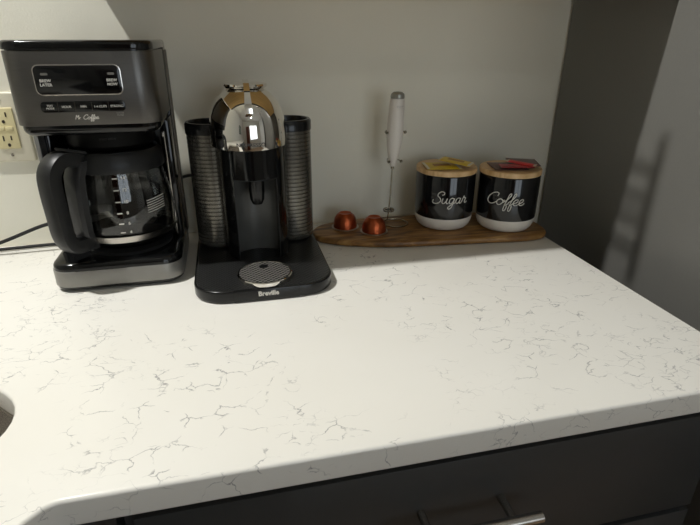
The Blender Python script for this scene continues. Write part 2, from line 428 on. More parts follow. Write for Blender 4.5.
# sink opening: square turned 45 degrees with wide round corners, right-most point near (-.419,-.53)
sc = Vector((-.419-.325, -.53)); hs = .255; rr = .07
cut = []
for x, y in rrect(-hs, hs, -hs, hs, rr, 8):
    c, s_ = math.cos(PI/4), math.sin(PI/4); cut.append((sc.x+x*c-y*s_, sc.y+x*s_+y*c))
shift = -.419-max(p_[0] for p_ in cut); cut = [(x+shift, y) for x, y in cut]; sc.x += shift
cu = bpy.data.curves.new('c', 'CURVE'); cu.dimensions = '2D'; cu.fill_mode = 'BOTH'; cu.extrude = CT/2-.004; cu.bevel_depth = .004; cu.bevel_resolution = 3; cu.offset = -.004
for poly in (outline, cut):
    sp = cu.splines.new('POLY'); sp.points.add(len(poly)-1); sp.use_cyclic_u = True
    for pt, (x, y) in zip(sp.points, poly): pt.co = (x, y, 0, 1)
to = bpy.data.objects.new('c', cu); COL.objects.link(to); bpy.context.view_layer.update()
me = bpy.data.meshes.new_from_object(to.evaluated_get(bpy.context.evaluated_depsgraph_get()))
b_ = BM(); b_.from_mesh(me); bpy.data.objects.remove(to)
bmesh.ops.remove_doubles(b_, verts=b_.verts, dist=1e-5)
for v in b_.verts: v.co.z -= CT/2
top(obj('countertop', b_, M['quartz'], smooth=40), 'white quartz countertop with thin grey veins and a corner sink cutout', 'countertop')
# basin
b_ = BM()
def ringpts(k, z): return [(sc.x+(x-sc.x)*k, sc.y+(y-sc.y)*k, z) for x, y in cut]
prof = [(1.04, -CT-.001), (1.0, -CT-.001), (.995, -.06), (.975, -.20), (.93, -.225), (.5, -.232), (.08, -.236)]
outer = [(1.04, -CT-.004), (1.006, -CT-.004), (1.003, -.06), (.983, -.203), (.94, -.23), (.5, -.237), (.08, -.241)]
rings = [[b_.verts.new(p_) for p_ in ringpts(k, z)] for k, z in prof + outer[::-1]]
for A, B in zip(rings, rings[1:]+rings[:1]):
    for i in range(len(A)): b_.faces.new([A[i], A[(i+1) % len(A)], B[(i+1) % len(A)], B[i]])
sk = root('sink', 'steel basin undermounted in the corner of the white countertop', 'sink', (sc.x, sc.y, -.24))
obj('basin', b_, M['steel'], sk)
obj('drain', lathe(BM(), [(0, -.24), (.045, -.238), (.045, -.231), (.03, -.233), (0, -.238)], sc.x, sc.y), M['chrome'], sk)

# base cabinets
def drawer_front(name, x0, x1, z0, z1, parent):
    b = box(BM(), x0, x1, -.63, -.611, z0, z1, .0015, 2); return obj(name, b, M['cab'], parent)
def pull(parent, xa, xb, y_face, y_bar, z):
    h = BM(); tube(h, [(xa, y_bar, z), (xb, y_bar, z)], .0062, 16)
    o = obj('handle', h, M['steel'], parent)
    pb = BM()
    for xx in (xa+.0315, xb-.0315): tube(pb, [(xx, y_bar+.003, z), (xx, y_face-.0005, z)], .0048, 12)
    pieces('handle_post', pb, M['steel'], o); return o
cb = root('base_cabinet', 'charcoal drawer cabinet under the white countertop with steel bar pulls', 'cabinet', (.04, -.3, ZF))
b_ = BM(); box(b_, -.31, .395, -.61, -.002, ZF+.1, -CT-.002); box(b_, -.31, .395, -.55, -.002, ZF, ZF+.1)
obj('body', b_, M['cab'], cb, smooth=0)
for z0, z1 in ((-.210, -.0555), (-.50, -.2185), (-.80, -.504)):
    d = drawer_front('drawer', -.297, .377, z0, z1, cb)
    zz = -.122 if z0 > -.22 else (z0+z1)/2+.05
    pull(d, -.040, .119, -.63, -.665, zz)
# diagonal sink cabinet and left run
P0, P1, P2, P3 = (-.313, -.61), (-.313, -.62), (-.775, -1.10), (XL+.002, -1.10)
sb = root('base_cabinet', 'charcoal corner cabinet under the sink with two angled doors', 'cabinet', (-.9, -.5, ZF))
b_ = BM(); prism(b_, [(-.314, -.62), (-.79, -1.095), (XL+.002, -1.095), (XL+.002, -1.075), (-.80, -1.075), (-.334, -.61), (-.334, -.002), (-.314, -.002)], ZF+.1, -CT-.002)
prism(b_, [(-.334, -.61), (-.80, -1.075), (XL+.002, -1.075), (XL+.002, -.002), (-.334, -.002)], ZF+.1, ZF+.12)
obj('body', b_, M['cab'], sb, smooth=0)
dv = Vector((-.476, -.475, 0)).normalized(); nv = Vector((.707, -.707, 0))
for k, (t0, t1) in enumerate(((.02, .325), (.33, .65))):
    b_ = BM(); p0 = Vector((-.314, -.62, 0))
    q = [p0+dv*t0+nv*.002, p0+dv*t1+nv*.002, p0+dv*t1+nv*.02, p0+dv*t0+nv*.02]
    prism(b_, [(v.x, v.y) for v in q], ZF+.11, -.05)
    d = obj('door', b_, M['cab'], sb, smooth=0)
    hb = BM(); hp = p0+dv*(t1-.04 if k == 0 else t0+.04)+nv*.055
    tube(hb, [(hp.x, hp.y, -.3), (hp.x, hp.y, -.14)], .006, 12)
    for z in (-.27, -.17): tube(hb, [(hp.x, hp.y, z), (hp.x-nv.x*.0345, hp.y-nv.y*.0345, z)], .0045, 8)
    obj('handle', hb, M['steel'], d)
lb = root('base_cabinet', 'charcoal cabinet run on the left beyond the sink corner', 'cabinet', (-1.1, -1.5, ZF))
obj('body', box(BM(), XL+.002, -.80, -1.89, -1.10, ZF+.1, -CT-.002), M['cab'], lb, smooth=0)
for y0, y1 in ((-1.88, -1.505), (-1.50, -1.125)):
    obj('door', box(BM(), -.798, -.78, y0, y1, ZF+.11, -.05, .0015), M['cab'], lb)

# upper cabinet (above the frame; its shadow falls on wall, counter and fridge)
UX0, UX1, UY, UZ0, UZ1 = -.373, .47, -.254, .455, 1.2
uc = root('wall_cabinet', 'charcoal upper cabinet with two doors above the coffee machines', 'cabinet', ((UX0+UX1)/2, -.12, UZ0))
obj('body', box(BM(), UX0, UX1, UY, -.001, UZ0+.002, UZ1), M['cab'], uc, smooth=0)
obj('underside', box(BM(), UX0, UX1, UY, -.001, UZ0-.002, UZ0+.0015), M['tan'], uc, smooth=0, label='pale maple underside')
mid = (UX0+UX1)/2
for k, (a0, a1) in enumerate(((UX0, mid-.0015), (mid+.0015, UX1))):
    d = obj('door', box(BM(), a0, a1, UY-.02, UY-.001, UZ0, UZ1, .0015), M['cab'], uc)
    hx = mid+(-.016 if k == 0 else .016)
    hb = BM(); tube(hb, [(hx, UY-.072, .535), (hx, UY-.072, .677)], .006, 12)
    for z in (.575, .638): tube(hb, [(hx, UY-.072, z), (hx, UY-.0205, z)], .0045, 8)
    obj('handle', hb, M['steel'], d)

# fridge
fx0, fx1 = .508, 1.38
fr = root('refrigerator', 'tall grey refrigerator standing at the right end of the counter', 'refrigerator', ((fx0+fx1)/2, -.35, ZF))
obj('body', box(BM(), fx0, fx1, -.66, -.004, ZF+.03, .92, .004), M['fridge'], fr)
for a0, a1 in ((fx0, (fx0+fx1)/2-.003), ((fx0+fx1)/2+.003, fx1)):
    d = obj('door', box(BM(), a0, a1, -.75, -.667, -.15, .92, .012, 3), M['steel_dark'], fr)
    hx = a1-.05 if a0 == fx0 else a0+.05
    obj('handle', tube(BM(), [(hx, -.752, .0), (hx, -.79, .02), (hx, -.79, .58), (hx, -.752, .6)], .01, 12), M['steel'], d)
d = obj('drawer', box(BM(), fx0, fx1, -.75, -.667, ZF+.05, -.16, .012, 3), M['steel_dark'], fr)
obj('handle', tube(BM(), [(fx0+.1, -.752, -.25), (fx0+.12, -.79, -.25), (fx1-.12, -.79, -.25), (fx1-.1, -.752, -.25)], .01, 12), M['steel'], d)
obj('foot', box(BM(), fx0+.02, fx1-.02, -.64, -.03, ZF, ZF+.029), M['rubber'], fr)

# room beyond (seen mirrored in the chrome)
pf = root('picture_frame', 'small framed print hanging on the left wall', 'picture', (XL, -2.3, .55))
b_ = BM()
for y0, y1, z0, z1 in ((-2.55, -2.05, .8, .83), (-2.55, -2.05, .3, .33), (-2.55, -2.52, .33, .8), (-2.08, -2.05, .33, .8)): box(b_, XL+.001, XL+.02, y0, y1, z0, z1)
obj('frame', b_, M['black'], pf, smooth=0)
obj('print', box(BM(), XL+.001, XL+.008, -2.52, -2.08, .33, .8), M['art'], pf, smooth=0)
hc = root('tall_cabinet', 'dark red wooden cabinet against the far wall', 'cabinet', (-.5, YF+.2, ZF))
obj('body', box(BM(), -.75, -.2, YF+.002, YF+.4, ZF, .9), M['redwood'], hc, smooth=0)
for a0, a1 in ((-.745, -.48), (-.47, -.205)):
    d = obj('door', box(BM(), a0, a1, YF+.401, YF+.42, ZF+.05, .88, .003), M['redwood'], hc)
    obj('knob', lathe(BM(), [(0, .0), (.012, .0), (.014, .01), (0, .018)], a1-.03 if a0 < -.5 else a0+.03, YF+.44), M['steel'], d)

# ------------------------------------------------------------------ outlet
ox0, ox1, oz0, oz1 = -.581, -.5105, .156, .272
ol = root('power_outlet', 'cream double power outlet on the wall behind the drip coffee maker', 'outlet', ((ox0+ox1)/2, 0, oz0))
b_ = BM(); prism(b_, rrect(ox0, ox1, oz0, oz1, .004), -.006, -.0005, 0, .003, axis=1)
obj('cover_plate', b_, M['cream2'], ol)
ix0, ix1, iz0, iz1 = -.563, -.529, .179, .247
b_ = BM(); prism(b_, rrect(ix0, ix1, iz0, iz1, .002), -.0085, -.0058, 0, .001, axis=1)
rc = obj('receptacle', b_, M['cream'], ol, label='yellowish receptacle')
icx = (ix0+ix1)/2
b_ = BM()
for zc in (.2325, .1935):
    box(b_, icx-.0075, icx-.0055, -.0091, -.0083, zc-.001, zc+.0075)
    box(b_, icx+.0045, icx+.0065, -.0091, -.0083, zc, zc+.0075)
    prism(b_, [(icx+.0025*math.cos(a*PI/6), zc-.008+.003*math.sin(a*PI/6)) for a in range(12)], -.0091, -.0083, axis=1)
pieces('slot', b_, M['slot'], rc, label='dark plug slots')
b_ = BM(); box(b_, icx-.012, icx-.001, -.0098, -.0083, .2095, .2165, .0006); box(b_, icx+.001, icx+.012, -.0098, -.0083, .2095, .2165, .0006)
pieces('button', b_, M['cream'], rc)
b_ = BM()
for zc in (.168, .260):
    t = lathe(BM(), [(0, 0), (.0028, 0), (.0024, .0012), (0, .0014)], 0, 0, 16)
    for v in t.verts: v.co = Vector((icx+v.co.x, -.0058-v.co.z, zc+v.co.y))
    join(b_, t)
pieces('screw', b_, M['steel'], ol)

# ------------------------------------------------------------------ drip coffee maker
X0, X1, YB, YFr = -.452, -.267, -.048, -.236
cm = root('drip_coffee_maker', 'black and dark steel drip coffee maker with a glass carafe', 'coffee maker', ((X0+X1)/2, -.115, 0))
b_ = BM(); prism(b_, rrect(X0-.003, X1, YFr, YB, (.028, .028, .01, .01), 8), .003, .046, .008, .005, 5)
bs = obj('base', b_, M['gloss'], cm)
b_ = BM(); prism(b_, rrect(X0-.0042, X1+.0012, YFr-.0012, YB-.02, (.029, .029, .004, .004), 8), .009, .0345, .0008, .0008, 2)
obj('base_band', b_, M['band'], bs, label='grey metal band round the base')
ccx, ccy = -.351, -.150
obj('warming_plate', lathe(BM(), [(0, .0455), (.066, .0455), (.068, .0515), (.062, .0525), (0, .0520)], ccx, ccy), M['heater'], bs)
b_ = BM()
for fx in (X0+.025, X1-.025):
    for fy in (YFr+.03, YB-.02): lathe(b_, [(0, .0003), (.008, .0003), (.008, .0035), (0, .0035)], fx, fy, 16)
pieces('foot', b_, M['rubber'], cm)
b_ = BM(); box(b_, X0, X1, -.085, YB, .040, .345, .004)
for s0, s1 in ((X0, X0+.012), (X1-.010, X1)): box(b_, s0, s1, -.145, -.08, .043, .24, .003)
tw = obj('tower', b_, M['gloss'], cm)
b_ = BM(); box(b_, X1-.001, X1+.0018, -.078, -.050, .03, .338, .0008); box(b_, X0-.0018, X0+.001, -.078, -.050, .03, .338, .0008)
pieces('side_trim', b_, M['steel_side'], tw, label='dark metal side strip')
b_ = BM(); tube(b_, [(X1-0.0090, -.1475, .052), (X1-0.0090, -.1475, .222)], .0013, 8); box(b_, X1-0.0125, X1-0.0075, -.1487, -.1448, .055, .11, .0008); box(b_, X1-0.0120, X1-0.0080, -.1487, -.1448, .214, .221, .0008)
pt = box(BM(), X0-.0004, X0+.005, -.172, -.144, .05, .236, .001)
obj('pillar_lit_edge', pt, M['band'], tw, label='light grey strip standing in for the lit left pillar edge')  # pale strip stands in for light catching the pillar's front edge
obj('water_gauge', b_, M['steel'], tw, label='thin silver water level strip')
# head
b_ = BM(); prism(b_, rrect(X0+.003, X1-.003, YFr+.003, YB, (.024, .024, .01, .01), 8), .233, .345, 0, .012, 5)
hd = obj('brew_head', b_, M['gloss'], cm)
b_ = BM(); prism(b_, rrect(X0, X1, YFr-.001, YB-.045, (.026, .026, .003, .003), 8), .2475, .3405, .001, .001, 2)
obj('front_panel', b_, M['steel_dark'], hd, label='dark brushed steel front panel')
b_ = BM(); prism(b_, rrect(X0-.0005, X1+.0005, YFr-.0015, YB, (.027, .027, .01, .01), 8), .3418, .353, .005, .001, 4)
obj('water_lid', b_, M['gloss'], hd)
obj('brew_basket', lathe(BM(), [(0, .2065), (.056, .2065), (.062, .212), (.064, .2335), (0, .2335)], ccx, ccy), M['matte'], hd)
FY = YFr-.001
def fplate(x0, x1, z0, z1, r, y0, y1, bev=.0003):
    b = BM(); prism(b, rrect(x0, x1, z0, z1, r, 5), y0, y1, 0, bev, 2, axis=1); return b
def panel_fit(bm):   # lay the control panel out a little smaller, centred on the steel front
    for v in bm.verts: v.co.x = -.3617+(v.co.x+.3685)*.964; v.co.z = .3053+(v.co.z-.30325)*.964
    return bm
dp = obj('display_bezel', panel_fit(fplate(-.4235, -.3135, .2835, .323, .008, FY-.0012, FY+.001)), M['steel'], hd, label='bright thin rim of the display')
ds = obj('display', panel_fit(fplate(-.4222, -.3148, .2848, .3217, .0072, FY-.0018, FY-.0008)), M['gloss'], dp)
b_ = BM()
front_text(b_, 'BREW', .0052, -.4095, FY-.0019, .3025, bold=.0001); front_text(b_, 'LATER', .0052, -.4095, FY-.0019, .2972, bold=.0001)
obj('lettering', panel_fit(b_), M['letter_w'], ds, smooth=0, label='white words BREW LATER'); b_ = BM()
front_text(b_, 'BREW', .0050, -.3265, FY-.0019, .3025, bold=.0001); front_text(b_, 'NOW', .0050, -.3265, FY-.0019, .2972, bold=.0001)
obj('lettering', panel_fit(b_), M['letter_w'], ds, smooth=0, label='white words BREW NOW')
b_ = BM()
for xx in (-.4095, -.3265): prism(b_, rrect(xx-.0045, xx+.0045, .3095, .3125, .0014, 4), FY-.0022, FY-.0017, axis=1)
pieces('indicator_button', panel_fit(b_), M['btn'], ds)
bt = obj('button_strip', panel_fit(fplate(-.4225, -.3150, .2615, .2755, .0045, FY-.0012, FY+.001)), M['gloss'], hd)
b_ = BM()
for k in range(1, 5): xx = -.4225+.1075*k/5; box(b_, xx-.0003, xx+.0003, FY-.0014, FY-.0011, .2622, .2748)
pieces('button_divider', panel_fit(b_), M['steel_side'], bt, smooth=0)
b_ = BM(); bx_ = [-.4225+.1075*(k+.5)/5 for k in range(5)]
front_text(b_, 'TEST', .0036, bx_[0]+.001, FY-.0014, .2702); front_text(b_, 'MODE', .0036, bx_[0]+.001, FY-.0014, .2668)
front_text(b_, 'HOUR', .0042, bx_[1], FY-.0014, .2685); front_text(b_, 'MIN', .0042, bx_[2], FY-.0014, .2685)
front_text(b_, '1-4 CUPS', .0042, bx_[3], FY-.0014, .2682); front_text(b_, 'STRONG', .0042, bx_[4], FY-.0014, .2682)
obj('lettering', panel_fit(b_), M['letter_w'], bt, smooth=0, label='white button words')
b_ = BM(); front_text(b_, 'WATER', .003, -.323, FY-.0008, .2588); front_text(b_, 'FILTER', .003, -.323, FY-.0008, .2558)
obj('lettering', panel_fit(b_), M['letter_g'], hd, smooth=0, label='tiny grey words under the buttons'); b_ = BM()
script(b_, MR+[[(x+.3, y) for x, y in s] for s in COFFEE], .0030, 1.15, lambda u, v: Vector((-.3670+u, FY-.0006, .2515+v)), .0004)
obj('logo', panel_fit(b_), M['letter_w'], hd, smooth=0, label='white script maker name')
b_ = BM(); front_text(b_, 'SPEED BREW', .004, .006, 0, .224)
for v in b_.verts:   # wrapped on the basket
    a = v.co.x/.0642; v.co = Vector((ccx+.0645*math.sin(a), ccy-.0645*math.cos(a), v.co.z))
obj('basket_lettering', b_, M['letter_d'], hd, smooth=0)
# carafe
cf = root('glass_carafe', 'glass coffee carafe with a black D-shaped handle on the warming plate', 'carafe', (ccx, ccy, .0528))
prof = [(0, .0545), (.05, .0535), (.062, .057), (.0705, .066), (.0755, .082), (.0765, .1), (.0755, .125), (.072, .150), (.0685, .172), (.066, .18)]
inner = [(r-.0022 if r > 0 else 0, z+(.0022 if z < .06 else 0)) for r, z in prof]
obj('glass_bowl', lathe(BM(), prof+inner[::-1], ccx, ccy, 64), M['glass'], cf, smooth=60)
def on_c(u, z, r): a = u/r; return Vector((ccx+r*math.sin(a), ccy-r*math.cos(a), z))
obj('collar', lathe(BM(), [(.0665, .174), (.0705, .174), (.0712, .178), (.0690, .1965), (.064, .2025), (.0625, .2025), (.0625, .18)], ccx, ccy, 64, close=True), M['satin'], cf)
lid = obj('lid', lathe(BM(), [(0, .1985), (.0622, .1985), (.0622, .2035), (.055, .2042), (0, .2042)], ccx, ccy), M['black'], cf)
obj('base_ring', lathe(BM(), [(.0738, .0700), (.0750, .0700), (.0785, .0795), (.0790, .0805), (.0776, .0805)], ccx, ccy, 64, close=True), M['steel'], cf, label='pale metal ring round the foot of the glass')
# graduations
b_ = BM()
def rglass(z):
    for (r0, z0), (r1, z1) in zip(prof, prof[1:]):
        if z0 <= z <= z1: return r0+(r1-r0)*(z-z0)/(z1-z0)
    return .07
for s, z in (('14', .168), ('12', .151), ('10', .134), ('8', .117), ('6', .101), ('4', .087)):
    r = rglass(z)+.0004
    t = text_bm(s, .0065, bold=.0001)
    for v in t.verts:
        q = on_c(v.co.x+.0175, z+v.co.y, r+v.co.z); v.co = q
    join(b_, t)
    tube(b_, [on_c(.003, z, r), on_c(.0065, z, r), on_c(.010, z, r)], .0008, 6)
obj('measuring_mark', b_, M['letter_w'], cf, smooth=0, label='white cup marks and numbers')
b_ = BM()
for k in range(6):
    z = .130-k*.0036
    tube(b_, [on_c(.0475+i*.004, z+i*.0004, rglass(z)+.0004) for i in range(9)], .0006, 5)
obj('warning_print', b_, M['letter_w'], cf, smooth=0, label='small rows of white print')
# handle in the radial plane
th = math.radians(37); hdv = Vector((-math.sin(th), -math.cos(th), 0)); hs_ = Vector((math.cos(th), -math.sin(th), 0))
def hp(r, z): return Vector((ccx, ccy, 0))+hdv*r+Vector((0, 0, z))
path = smooth_path([hp(.069, .194), hp(.088, .2005), hp(.104, .198), hp(.1165, .184), hp(.119, .160), hp(.118, .125), hp(.1165, .095), hp(.110, .079), hp(.096, .073), hp(.078, .076)], 6)
hsec = [(.012, -.005), (.0115, -.009), (.007, -.0112), (-.007, -.0112), (-.0115, -.009), (-.012, -.005), (-.012, .005), (-.0115, .009), (-.007, .0112), (.007, .0112), (.0115, .009), (.012, .005)]
hb = BM()
t = BM(); rings = []
for i, p_ in enumerate(path):
    T = (path[min(i+1, len(path)-1)]-path[max(i-1, 0)]).normalized(); nn = T.cross(hs_).normalized()
    rings.append([t.verts.new(p_+hs_*a*1.15+nn*c) for a, c in hsec])
for A, B in zip(rings, rings[1:]):
    for k in range(12): t.faces.new([A[k], A[(k+1) % 12], B[(k+1) % 12], B[k]])
t.faces.new(rings[0][::-1]); t.faces.new(rings[-1]); bmesh.ops.recalc_face_normals(t, faces=t.faces); join(hb, t)
hn = obj('handle', hb, M['satin'], cf, smooth=50)
# strap against the glass
t = BM(); rings = []
for z, rr_, w in ((.062, .0775, .011), (.075, .0830, .013), (.09, .0865, .0145), (.12, .0870, .015), (.15, .0860, .0155), (.172, .0835, .016), (.186, .0765, .0165), (.194, .0725, .017)):
    rings.append([t.verts.new(hp(rr_, z)+hs_*a*w+hdv*c) for a, c in ((-1, -.009), (1, -.009), (1, .0005), (.65, .0045), (-.65, .0045), (-1, .0005))])
for A, B in zip(rings, rings[1:]):
    for k in range(6): t.faces.new([A[k], A[(k+1) % 6], B[(k+1) % 6], B[k]])
t.faces.new(rings[0][::-1]); t.faces.new(rings[-1])
obj('handle_strap', t, M['strap'], cf, label='strap against the glass, greyed for the light it reflects')
b_ = BM()
q = [hp(.062, .203)+hs_*.016, hp(.062, .203)-hs_*.016, hp(.092, .212)-hs_*.012, hp(.092, .212)+hs_*.012]
vs = [b_.verts.new(v) for v in q]+[b_.verts.new(v+Vector((0, 0, .004))) for v in q]
for f in ((0, 1, 2, 3), (7, 6, 5, 4), (0, 4, 5, 1), (1, 5, 6, 2), (2, 6, 7, 3), (3, 7, 4, 0)): b_.faces.new([vs[i] for i in f])
bmesh.ops.bevel(b_, geom=list(b_.edges), offset=.0012, segments=2, affect='EDGES')
obj('thumb_lever', b_, M['satin'], cf)
# maker cords
b_ = tube(BM(), [(-.452, -.05, .060), (-.475, -.05, .056), (-.513, -.05, .050), (-.586, -.05, .024), (-.66, -.045, .004), (-.75, -.04, .004), (-.9, -.03, .004)], .0032, 10, 6)
obj('power_cord', b_, M['rubber'], cm)

# ------------------------------------------------------------------ capsule machine
bx, by = -.143, -.165
br = root('capsule_coffee_machine', 'black capsule coffee machine with a chrome dome head', 'coffee machine', (bx, -.19, 0))
b_ = BM(); prism(b_, rrect(-.248, -.038, -.325, -.06, (.048, .048, .02, .02), 10), .0015, .020, .003, .002, 3)
pb = obj('platform', b_, M['black'], br)
b_ = BM(); prism(b_, rrect(-.245, -.041, -.322, -.065, (.045, .045, .018, .018), 10), .0195, .0206, .0004, 0, 1)
obj('platform_top', b_, M['dimple'], pb, label='dimpled black top surface')
b_ = BM(); box(b_, -.191, -.0945, -.3268, -.30, .0022, .0198, .0012)
tr = obj('drip_tray', b_, M['black'], br)
b_ = BM(); front_text(b_, 'Breville', .0100, -.1405, -.327, .0125, bold=.0004)
obj('lettering', b_, M['letter_w'], tr, smooth=0, label='white maker name')
dx, dy = -.1420, -.2825
b_ = lathe(BM(), [(0, .0200), (.0395, .0200), (.0420, .0215), (.0420, .0265), (.0407, .0278), (.0387, .0278), (.0383, .0268), (0, .0268)], dx, dy, 56)
gr = obj('cup_stand', b_, M['chrome'], br, label='chrome round cup stand')
b_ = BM(); lathe(b_, [(0, .0264), (.0382, .0264), (.0382, .0274), (0, .0274)], dx, dy, 56)
obj('grid', b_, M['perf'], gr, loc=(0, 0, 0), label='perforated steel grid')
obj('grid_opening', lathe(BM(), [(0, .0272), (.007, .0272), (.007, .0277), (0, .0277)], dx, dy+.021, 24), M['gloss'], gr)
# column with a niche in its front
ex, ey = .0525, .064
def ell(a, kx=ex, ky=ey): return (bx+kx*math.sin(a), by-ky*math.cos(a))
aa = math.asin(.033/ex)
full = [ell(2*PI*i/72) for i in range(72)]
notch = [ell(aa+(2*PI-2*aa)*i/60) for i in range(61)]
nb = [(-.033+.0*i, 0) for i in range(0)]
# niche back wall: gently concave arc
bk = []
for i in range(13):
    t_ = -1+2*i/12; bk.append((bx+.0325*t_, by-.012+.012*(1-t_*t_)))
b_ = BM(); prism(b_, notch+bk, .0205, .156)
co = obj('column', b_, M['gloss'], br)
b_ = BM(); prism(b_, full, .1562, .202)
obj('column_top', b_, M['gloss'], co)
b_ = BM()
pr = [(0, .110), (.008, .112), (.0115, .120), (.0125, .135), (.0125, .1575), (0, .1575)]
lathe(b_, pr, bx+.0015, by-.036, 32)
b2 = BM(); prism(b2, [(x, y-.0012) for x, y in bk]+[(x, y+.001) for x, y in bk[::-1]], .0207, .1558)
obj('niche_panel', b2, M['niche'], co, label='dark grey satin panel behind the spout')
obj('spout', b_, M['black'], co)
# niche frame lip
b_ = BM(); lp = [Vector((x, y, z)) for (x, y), z in ([(ell(-aa), z) for z in (.022, .06, .10, .14)] + [(ell(a_), .1555) for a_ in (-aa*.97, -aa*.5, 0, aa*.5, aa*.97)] + [(ell(aa), z) for z in (.14, .10, .06, .022)])]
sweep(b_, lp, circ(.0009, 6))
obj('niche_trim', b_, M['satin'], co)
# rear body
b_ = BM(); prism(b_, rrect(-.19, -.096, -.14, -.062, .012, 6), .0205, .225, .006)
obj('rear_body', b_, M['black'], br)
# dome
dome = BM()
pz = [(.0, .2015), (.0565, .2015), (.0595, .2030), (.0602, .212), (.0598, .225), (.0585, .238), (.0565, .248), (.0530, .258), (.0480, .267), (.0415, .275), (.0340, .2815), (.0285, .2850), (.0275, .2862), (0, .2872)]
lathe(dome, pz, bx-.0035, by, 72, sy=1.22)
dm = obj('dome', dome, M['chrome'], br, smooth=50, label='mirror chrome dome')
b_ = BM(); lathe(b_, [(0, .2866), (.0325, .2870), (.0340, .2900), (.0328, .2925), (.026, .2940), (0, .2950)], bx-.0035, by, 48, sy=1.05)
lv = obj('lever_cap', b_, M['chrome'], dm)
# lever strip running down the front of the dome
def dome_pt(z, extra):
    for (r0, z0), (r1, z1) in zip(pz[2:], pz[3:]):
        if z0 <= z <= z1: r = r0+(r1-r0)*(z-z0)/(z1-z0); break
    return Vector((bx-.0035, by-1.22*r-extra, z))
pth = smooth_path([Vector((bx-.0035, by+yy, zz)) for yy, zz in ((-.012, .2955), (-.034, .2945), (-.052, .2895), (-.0625, .2795), (-.0675, .2690), (-.0700, .2560))], 5)
b_ = BM()
def lsec(t):
    w = .0042 if t < .6 else .0042+.0018*(t-.6)/.4
    return [(w*math.cos(a*PI/7), -.001+.0045*math.sin(a*PI/7)) for a in range(8)]+[(-w, -.004), (w, -.004)]
t = BM(); rings = []
for i, p_ in enumerate(pth):
    T = (pth[min(i+1, len(pth)-1)]-pth[max(i-1, 0)]).normalized(); side = Vector((1, 0, 0)); nn = side.cross(T)
    rings.append([t.verts.new(p_+side*a+nn*c) for a, c in lsec(i/(len(pth)-1))])
for A, B in zip(rings, rings[1:]):
    for k in range(10): t.faces.new([A[k], A[(k+1) % 10], B[(k+1) % 10], B[k]])
t.faces.new(rings[0][::-1]); t.faces.new(rings[-1]); bmesh.ops.recalc_face_normals(t, faces=t.faces)
obj('lever', t, M['chrome'], dm, smooth=40)
# dome lettering
b_ = BM(); word = 'NESPRESSO'
t = text_bm(word, .0075, bold=.0002)
for v in t.verts:
    u = v.co.x*1.2; a = u/.0602*.95
    v.co = Vector((bx-.0035+(.0601+v.co.z)*math.sin(a), by-1.22*(.0601+v.co.z)*math.cos(a), .2115+v.co.y))
obj('lettering', t, M['letter_d'], dm, smooth=0, label='dark letters across the chrome')
# side containers, ribbed
def container(cx, cy, name):
    r = .0385; prof = []; z = .0215; k = 0
    prof.append((0, z)); prof.append((r-.004, z)); prof.append((r-.001, z+.004)); z += .006
    while z < .205:
        prof += [(r, z), (r, z+.0042), (r-.0013, z+.0050), (r-.0013, z+.0060)]; z += .0068
    prof += [(r, z), (r, .2155), (0, .2155)]
    o = obj(name, lathe(BM(), prof, cx, cy, 56), M['ribbed'], br, smooth=30)
    obj('rim', lathe(BM(), [(r+.0012, .214), (r+.0012, .228), (r-.001, .2315), (r-.005, .2315), (r-.006, .229), (r-.006, .214)], cx, cy, 56, close=True), M['black'], o, label='black rim')
    obj('inner_lid', lathe(BM(), [(0, .2160), (r-.0065, .2160), (r-.0065, .219), (0, .219)], cx, cy, 40), M['gloss'], o)
container(-.2065, -.118, 'water_tank'); container(-.0775, -.112, 'capsule_bin')
# the machine's cord runs behind the drip maker and down to the counter
b_ = tube(BM(), [(-.165, -.061, .10), (-.172, -.035, .110), (-.20, -.024, .118), (-.235, -.02, .119), (-.27, -.018, .116), (-.33, -.016, .09), (-.40, -.02, .03), (-.45, -.024, .0065), (-.522, -.024, .0045), (-.597, -.031, .0045), (-.75, -.05, .0045), (-.95, -.06, .0047)], .003, 10, 6)
obj('power_cord', b_, M['rubber'], br)

# ------------------------------------------------------------------ wooden board and what stands on it
BZ = .013
ctrl = [(-.036, -.094), (-.030, -.065), (-.004, -.042), (.05, -.028), (.13, -.026), (.22, -.028), (.30, -.034), (.37, -.056), (.411, -.090), (.4195, -.130), (.416, -.166), (.400, -.189), (.36, -.197), (.30, -.192), (.24, -.186), (.166, -.179), (.11, -.173), (.06, -.161), (.01, -.142), (-.025, -.118)]
bo = [(p_.x, p_.y) for p_ in smooth_path([(x, y, 0) for x, y in ctrl], 4, True)]
b_ = BM(); prism(b_, bo, .001, BZ, .005, .004, 3)
top(obj('serving_board', b_, M['board'], loc=(.19, -.1, 0)), 'live-edge brown wooden board lying against the wall', 'serving board')

